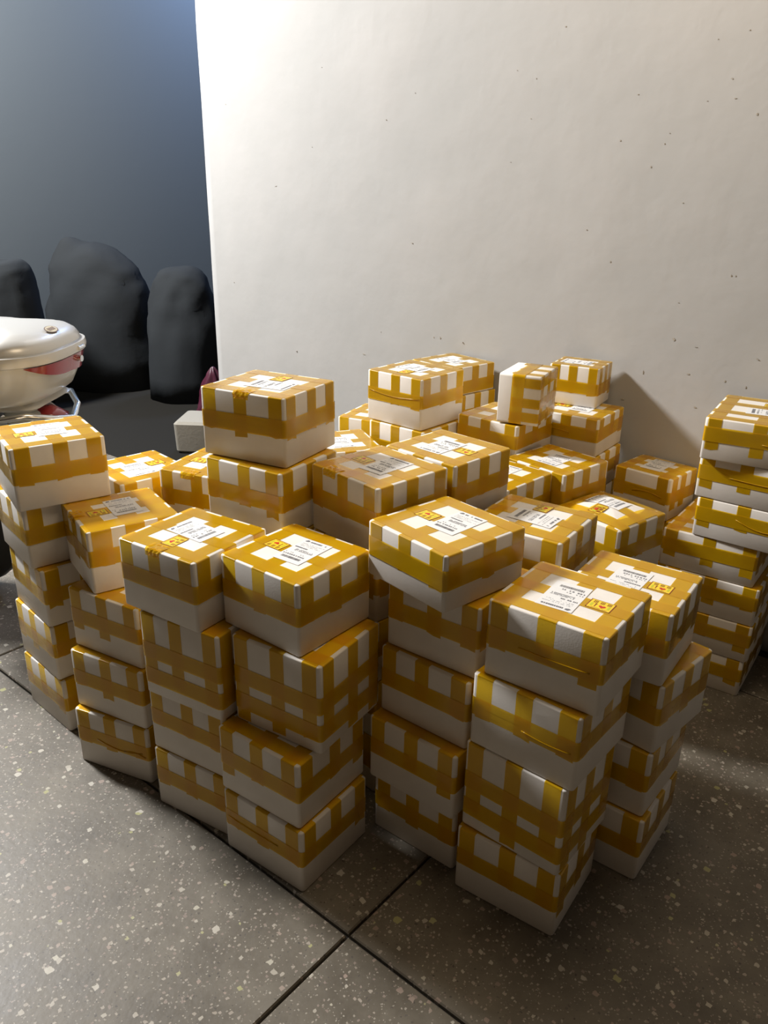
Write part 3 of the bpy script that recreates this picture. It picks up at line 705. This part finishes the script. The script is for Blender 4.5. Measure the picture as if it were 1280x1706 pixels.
LBL = {
 '1e': 'white foam box with yellow tape on the floor, bottom of the stack beside the scooter',
 '1d': 'yellow-taped foam box second from the floor in the stack beside the scooter',
 '1c': 'yellow-taped foam box in the middle of the five-box stack beside the scooter',
 '1b': 'yellow-taped foam box just under the top one in the stack beside the scooter',
 '1a': 'labelled yellow-taped foam box on top of the stack beside the scooter',
 '2d': 'yellow-taped foam box on the floor below the tilted wrinkled box, curling tape',
 '2c': 'yellow-taped foam box second from the floor, below the wrinkled tilted box',
 '2b': 'yellow-taped foam box directly under the twisted wrinkled one, ragged tape edge',
 '2a': 'twisted foam box with wrinkled yellow tape and slim white gaps, capping a four-box stack',
 '3d': 'yellow-taped foam box on the floor beside the front corner box, half hidden behind it',
 '3c': 'yellow-taped foam box under the tall box that has a narrow white corner slot',
 '3b': 'tall foam box with double tape bands, under the labelled box with a crumpled tape end',
 '3a': 'labelled foam box with crumpled tape at its lid edge, beside a matching labelled box',
 '4d': 'yellow-taped foam box on the floor at the corner by the terrazzo joint, base visible',
 '4c': 'yellow-taped foam box jutting out between the corner floor box and the tall checkered box',
 '4b': 'tall checkered foam box with two tape bands and white corner slot, in the corner stack',
 '4a': 'labelled foam box topping the corner stack, over the tall checkered box with corner slot',
 '5e': 'yellow-taped foam box in deep shade on the floor, recessed between the two front stacks',
 '5d': 'yellow-taped foam box second from the floor in the recessed dark middle stack',
 '5c': 'yellow-taped foam box at mid height of the recessed middle stack, third from the floor',
 '5b': 'yellow-taped foam box with a long hanging tape end, just under the low turned box',
 '5a': 'low turned foam box with glossy crinkled tape, topping the recessed middle stack',
 '6d': 'foam box on the dark floor beneath the tallest front stack, orange-looking tape',
 '6c': 'tall checkered foam box above the nearest dark floor box, thick double tape bands',
 '6b': 'foam box between the tall checkered one and the nearest labelled top box',
 '6a': 'nearest labelled foam box, big white label on its lid, topping the tallest front stack',
 '7d': 'foam box on the floor behind the nearest stack, its white base on bare dark floor',
 '7c': 'foam box second from the floor, mostly hidden behind the nearest stack',
 '7b': 'foam box shifted outwards beneath the labelled one, behind the nearest stack',
 '7a': 'labelled foam box with rounded lid corner, tucked right behind the nearest top box',
 'e2': 'yellow-taped foam box directly under the highest box, seen above the labelled pair',
 'e1': 'highest foam box of the whole pile, in front of the wall edge, labelled lid',
 'g1': 'labelled foam box joined with its twin at the pile centre, nearer the highest box',
 'gb1': 'labelled foam box at the pile centre, twin half nearer the upright box',
 'h2': 'foam box just under the high labelled box that stands against the white wall',
 'h1': 'high labelled foam box at the rear centre with a broad bare white base',
 'w2': 'shallow taped foam box against the wall, lower of two flat ones',
 'w1': 'shallow labelled foam box touching the wall, upper of two flat ones',
 'i4': 'low taped foam box, mere strip visible under the wide low box by the wall shadow',
 'i3': 'wide low foam box with white lower half, carrying the small box by the wall shadow',
 'i2': 'small labelled foam box near the wall that casts the long slanted shadow',
 'q1': 'all-yellow low foam box with two white squares, carrying the upright standing box',
 'j1': 'labelled foam box between the centre pair and the small labelled one by the dark stack',
 'jb1': 'foam box pressed against the centre pair, mostly hidden, paper label at its edge',
 'k3': 'taped foam box low in the small-box stack beside the big flat-box stack',
 'k2': 'taped foam box right under the small box with one wide white panel',
 'k1': 'small foam box with one large lid label and one wide white side panel',
 'm1': 'foam box with bulging rounded lid and curved paper label, fully taped sides',
 'n1': 'labelled foam box with hazy shaded rear corner, between the turned box and the bulging one',
 'o1': 'labelled foam box behind the twisted wrinkled one, paper label facing the scooter',
 'ob1': 'foam box wedged behind the labelled pair, sticker half hidden by the highest stack',
 'p1': 'small visible corner of a taped foam box by the white wall, behind the highest box',
 'pb1': 'foam box lid with paper label peeking out between highest box and centre pair',
 '8g': 'large flat foam box on the floor, bottom of the big flat-box stack',
 '8f': 'large flat foam box second from the floor in the big flat-box stack',
 '8e': 'large flat foam box third from the floor in the big flat-box stack',
 '8d': 'large flat foam box in the middle of the seven big flat boxes',
 '8c': 'large flat foam box third from the top, first of the big ones shifted outwards',
 '8b': 'large flat foam box under the labelled top one in the big flat-box stack',
 '8a': 'large flat labelled foam box on top of the seven-box stack near the wall',
}
for row in BOXES:
    nm, typ, z0, z1, hid, x, y, th, a, b = row
    u = Vector((math.cos(th), math.sin(th), 0)); v_ = Vector((-u.y, u.x, 0))
    c = Vector((x, y, z0)) + u * b / 2 + v_ * a / 2
    if nm == 'i2': c += WN * 0.028
    rnd = random.Random(nm)
    if hid:
        root = empty('foam_box', c, 'plain taped foam box buried inside the pile, holding up the boxes seen above', 'box', 'buried foam boxes inside the pile', th)
    else:
        root = empty('foam_box', c, LBL[nm], 'box', 'taped white foam boxes stacked in the room', th)
    foam_box(nm, typ, b / 2, a / 2, z1 - z0, rnd, root, bool(hid))

# the small box standing on its side, lid turned to the right
d = Vector((0.894, -0.447, 0)); dep = Vector((0.447, 0.894, 0))
corner = Vector((0.362, 2.56, 0.776))
root = empty('foam_box', corner + Vector((0, 0, 0.0835)) + dep * 0.1, 'foam box standing upright on its side, bare white bottom half facing the high rear box', 'box', 'taped white foam boxes stacked in the room')
yy = d.cross(Vector((0, 0, 1)))
root.rotation_euler = Matrix(((0, yy.x, d.x), (0, yy.y, d.y), (1, yy.z, d.z))).to_euler()
foam_box('up1', 'm', 0.0825, 0.10, 0.14, random.Random('up1'), root, False)

# ---------------------------------------------------------------- scooter
HD = Vector((-0.99, 0.05, 0)).normalized()       # heading
SDV = Vector((HD.y, -HD.x, 0))                     # sideways, away from the camera
sc_base = Vector((-1.43, 2.83, 0))
ang = math.atan2(HD.y, HD.x)
sco = empty('motor_scooter', sc_base, 'silver motor scooter with a rear top case and red reflector, parked by the dark room', 'scooter', None, ang)
KS = 1.13
sco.scale = (KS, KS, 0.945)
# local: +x heading, +y to its left
def sel(ax, ay, z, n=48, e=3.0, cx=0.0, taper=0.0):
    pts = []
    for k in range(n):
        t = 2 * math.pi * k / n
        c, s = math.cos(t), math.sin(t)
        x = ax * math.copysign(abs(c) ** (2 / e), c); y = ay * math.copysign(abs(s) ** (2 / e), s)
        pts.append((cx + x, y, z))
    return pts
RA, RB = 0.29, 0.26
case = loft([sel(RA * .60, RB * .62, .825), sel(RA * .75, RB * .80, .83), sel(RA * .84, RB * .88, .855), sel(RA * .90, RB * .93, .905), sel(RA * .94, RB * .965, .96), sel(RA * .97, RB * .985, 1.005)])
tc = obj('top_case', *case, SILVER, sco, True, 0.9)
rim = loft([sel(RA * .985, RB * .99, 1.004), sel(RA * 1.02, RB * 1.015, 1.008), sel(RA * 1.03, RB * 1.025, 1.025), sel(RA * 1.02, RB * 1.015, 1.042), sel(RA * .98, RB * .98, 1.046)])
obj('case_rim', *rim, SILVER, sco, True, 0.9)
def lid_ring(q, z): return sel(RA * q, RB * q, z)
lidm = [lid_ring(.975, 1.044), lid_ring(.965, 1.060), lid_ring(.93, 1.078), lid_ring(.86, 1.094), lid_ring(.74, 1.107), lid_ring(.58, 1.115), lid_ring(.4, 1.120), lid_ring(.2, 1.122), lid_ring(.05, 1.122)]
lv, lf = loft(lidm)
lv2 = []
for x_, y_, z_ in lv:        # moulded shallow step along both sides of the lid
    k = abs(y_) / RB
    if 0.42 < k < 0.95 and x_ > -0.18: z_ -= 0.012 * min(1, (k - 0.42) / 0.08) * min(1, (x_ + 0.18) / 0.05)
    lv2.append((x_, y_, z_))
lid = obj('case_lid', lv2, lf, SILVER, sco, True, 1.2)
# oval badge near the lid's rear edge
def patch(name, mat, parent, fn, n=24, inner=None):
    V = [fn(0, 0)] + [fn(math.cos(2 * math.pi * k / n), math.sin(2 * math.pi * k / n)) for k in range(n)]
    F = [(0, 1 + k, 1 + (k + 1) % n) for k in range(n)]
    return obj(name, V, F, mat, parent, True)
def badge(s, dz):
    return lambda c, q: (-0.243 + 0.015 * c * s, 0.01 + 0.036 * q * s, 1.1015 + dz + 0.62 * 0.015 * c * s)
bd = patch('badge', BROWN, lid, badge(1.0, 0.0))
mbb = MB()
V = [badge(0.86, 0.001)(math.cos(2 * math.pi * k / 24), math.sin(2 * math.pi * k / 24)) for k in range(24)]
obj('badge_face', V, [tuple(range(24))], CREAM, lid, True)
for k in range(4):
    y0 = 0.01 + (k - 1.5) * 0.011; mbb.quad((-0.249, y0 - .0035, 1.0995), (-0.237, y0 - .0035, 1.1069), (-0.237, y0 + .0035, 1.1069), (-0.249, y0 + .0035, 1.0995))
mbb.build('badge_lettering', BROWN, lid)
# wrap-around red reflector: rear half, tapering to points
V = []; F = []; N = 30
for k in range(N + 1):
    t = math.radians(137 + 131 * k / N); c, s = math.cos(t), math.sin(t)
    hgt = 0.062 * (1 - abs(2 * k / N - 1) ** 2.0) + 0.002
    for q, zz in enumerate((1.002, 1.002 - hgt * .5, 1.002 - hgt)):
        sc_ = 0.985 - (1.002 - zz) * 0.62 + 0.012
        V.append((RA * sc_ * math.copysign(abs(c) ** (2 / 3.0), c), RB * sc_ * math.copysign(abs(s) ** (2 / 3.0), s), zz))
for k in range(N):
    for q in range(2):
        i = k * 3 + q; F.append((i, i + 1, i + 4, i + 3))
obj('reflector', V, F, REDLENS, sco, True)
# lock barrel and clasp
def barrel(name, c, axis, r, l, mat, parent, seg=16):
    c = Vector(c); axis = Vector(axis).normalized()
    return obj(name, *tube([c - axis * l / 2, c + axis * l / 2], r, seg), mat, parent, True, 0.6)
barrel('lock', (-RA * 0.99, -0.06, 0.980), (-1, 0, 0), 0.012, 0.02, CHROME, sco)
barrel('clasp', (-RA * 1.02, -0.06, 1.022), (0, 1, 0), 0.008, 0.04, CHROME, sco)
# rack plate under the case, grab rail, tail light
obj('rear_rack', *loft([rrect(.20, .13, .04, .795), rrect(.22, .15, .04, .81), rrect(.20, .14, .04, .825)]), SILVER, sco, True, 0.6)
obj('grab_rail', *tube([(0.05, .17, .74), (-.14, .18, .785), (-.20, .16, .795), (-.25, .09, .765), (-.27, 0, .74), (-.25, -.09, .765), (-.20, -.16, .795), (-.14, -.18, .785), (0.05, -.17, .74)], .011, 10), CHROME, sco, True)
tl = obj('tail_light', *loft([sel(.02, .05, .67, 24, 2.3, -.16, ), sel(.06, .09, .69, 24, 2.3, -.16), sel(.075, .11, .73, 24, 2.3, -.15), sel(.06, .10, .77, 24, 2.3, -.13), sel(.03, .06, .80, 24, 2.3, -.11)]), CLEARLENS, sco, True)
obj('tail_light_lens', *loft([sel(.02, .03, .70, 20, 2.3, -.185), sel(.055, .055, .72, 20, 2.3, -.188), sel(.065, .06, .75, 20, 2.3, -.186), sel(.03, .03, .785, 20, 2.3, -.172)]), REDLENS, tl, True)
# body
def hull(name, secs, mat):
    rings = []
    for x_, w_, zc, hh in secs:
        rings.append([(x_, w_ * math.copysign(abs(math.cos(t)) ** .8, math.cos(t)), zc + hh * math.copysign(abs(math.sin(t)) ** .8, math.sin(t))) for t in [2 * math.pi * k / 20 for k in range(20)]])
    return obj(name, *loft(rings), mat, sco, True, 0.9)
hull('rear_body', [(-.05, .04, .66, .04), (-.02, .10, .64, .08), (0.06, .15, .60, .12), (.25, .17, .56, .15), (.50, .15, .52, .16), (.60, .10, .46, .12), (.64, .04, .42, .06)], SILVER)
hull('seat', [(-.02, .06, .745, .02), (.03, .12, .755, .035), (.25, .14, .755, .045), (.45, .13, .73, .04), (.60, .10, .70, .035), (.64, .05, .69, .02)], SEATMAT)
hull('footboard', [(.55, .10, .30, .05), (.60, .15, .30, .06), (.90, .15, .28, .05), (1.02, .12, .33, .08)], SILVER)
hull('front_shield', [(.96, .06, .55, .28), (1.0, .18, .60, .34), (1.06, .16, .62, .34), (1.12, .06, .62, .26)], SILVER)
hull('front_mudguard', [(1.02, .05, .50, .03), (1.10, .07, .52, .04), (1.25, .06, .52, .04), (1.38, .04, .46, .03)], SILVER)
def wheel(name, cx):
    rings = []
    for k in range(28):
        t = 2 * math.pi * k / 28
        rings.append([(cx + (0.195 + 0.05 * math.cos(q)) * math.cos(t), 0.045 * math.sin(q), 0.245 + (0.195 + 0.05 * math.cos(q)) * math.sin(t)) for q in [2 * math.pi * j / 10 for j in range(10)]])
    rings.append(rings[0])
    wh = obj(name, *loft(rings, False, False), BLACK, sco, True)
    barrel('wheel_hub', (cx, 0, .245), (0, 1, 0), .05, .10, CHROME, wh)
    m = MB()
    for k in range(5):
        t = 2 * math.pi * k / 5; m.add(*tube([(cx + .04 * math.cos(t), 0, .245 + .04 * math.sin(t)), (cx + .165 * math.cos(t), 0, .245 + .165 * math.sin(t))], .016, 6))
    m.build('wheel_spokes', CHROME, wh, True)
wheel('rear_wheel', 0.20); wheel('front_wheel', 1.24)
for sy in (-1, 1): obj('fork', *tube([(1.24, .07 * sy, .245), (1.10, .07 * sy, .62)], .015, 8), CHROME, sco, True)
obj('handlebar', *tube([(1.0, -.34, 1.02), (1.03, -.16, 1.0), (1.06, 0, .97), (1.03, .16, 1.0), (1.0, .34, 1.02)], .016, 8), BLACK, sco, True)
obj('headset', *loft([sel(.05, .08, .90, 20, 2.3, 1.06), sel(.09, .12, .95, 20, 2.3, 1.06), sel(.08, .11, 1.02, 20, 2.3, 1.06), sel(.03, .05, 1.05, 20, 2.3, 1.06)]), SILVER, sco, True)
obj('kickstand', *tube([(.30, -.10, .42), (.28, -.16, .012)], .011, 8), BLACK, sco, True)

for o in bpy.data.objects:
    if o.parent == sco and o.name.split('.')[0] in ('case_rim', 'case_lid', 'reflector', 'lock', 'clasp'): o.location.z -= 0.028
for vtx in tc.data.vertices: vtx.co.z = 0.825 + (vtx.co.z - 0.825) * 0.845

# ---------------------------------------------------------------- crate with magenta bag, dark heaps
cr = empty('foam_crate', (-1.04, 4.66, 0), 'grubby grey-white foam crate on the dark floor by the wall edge', 'crate', None, math.radians(-4))
v, f = loft([rrect(.17, .12, .02, 0), rrect(.185, .135, .025, .015), rrect(.19, .14, .025, .175), rrect(.175, .125, .02, .19)])
obj('crate_body', v, f, OLDFOAM, cr, True, 0.6)
def lump(name, loc, sx, sy, sz, mat, label, cat, seed, power=2.6, amp=0.10, peaks=(), grp=None, rotz=0):
    NR, NS = 22, 34
    V = []; F = []
    for k in range(NR + 1):
        ph = math.pi / 2 * k / NR
        for i in range(NS):
            t = 2 * math.pi * i / NS
            c = math.cos(ph) ** (2 / power); s = math.sin(ph) ** (2 / power)
            q = 1 + amp * noise.noise(Vector((math.cos(t) * 1.7 + seed, math.sin(t) * 1.7, ph * 2.2)) * 1.3) + amp * .5 * noise.noise(Vector((math.cos(t) * 5 + seed, math.sin(t) * 5, ph * 7)))
            x_ = sx * c * math.cos(t) * q; y_ = sy * c * math.sin(t) * q; z_ = sz * s * (1 + amp * .6 * noise.noise(Vector((x_ * 3 + seed, y_ * 3, 1.5))))
            for (qx, qy, qr, qh) in peaks:
                dd = math.hypot(x_ - qx, y_ - qy) / qr
                if dd < 1: z_ += qh * (1 - dd * dd) ** 2 * s
            V.append((x_, y_, max(0.0, z_)))
    for k in range(NR):
        for i in range(NS):
            j = (i + 1) % NS
            F.append((k * NS + i, k * NS + j, (k + 1) * NS + j, (k + 1) * NS + i))
    F.append(tuple(range(NS - 1, -1, -1))); F.append(tuple(NR * NS + i for i in range(NS)))
    o = obj(name, V, F, mat, None, True)
    o.location = loc; o.rotation_euler = (0, 0, rotz); o['label'] = label; o['category'] = cat
    if grp: o['group'] = grp
    return o
lump('plastic_bag', (-1.08, 4.97, 0.0), .12, .10, .40, MAGENTA, 'crumpled dark magenta plastic bag standing behind the foam crate', 'bag', 3.3, 1.6, .35)
def ray(px, dist):
    return Vector(((px - 632) / 1345 * dist * 1.06, dist, 0))
lump('covered_heap', ray(190, 6.2), .40, .26, 1.02, CLOTH, 'big dark covered heap with a pointed top in the back room', 'heap', 1.0, 3.6, .11, ((-.22, .0, .18, .10),))
lump('draped_carton', ray(45, 5.5), .22, .20, 1.0, CLOTH, 'dark flat-topped draped carton behind the scooter', 'carton', 5.0, 6.0, .07)
lump('cloth_bundle', ray(318, 5.9), .28, .25, .92, CLOTH, 'lower dark cloth bundle by the white wall edge in the back room', 'bundle', 8.0, 3.0, .12)
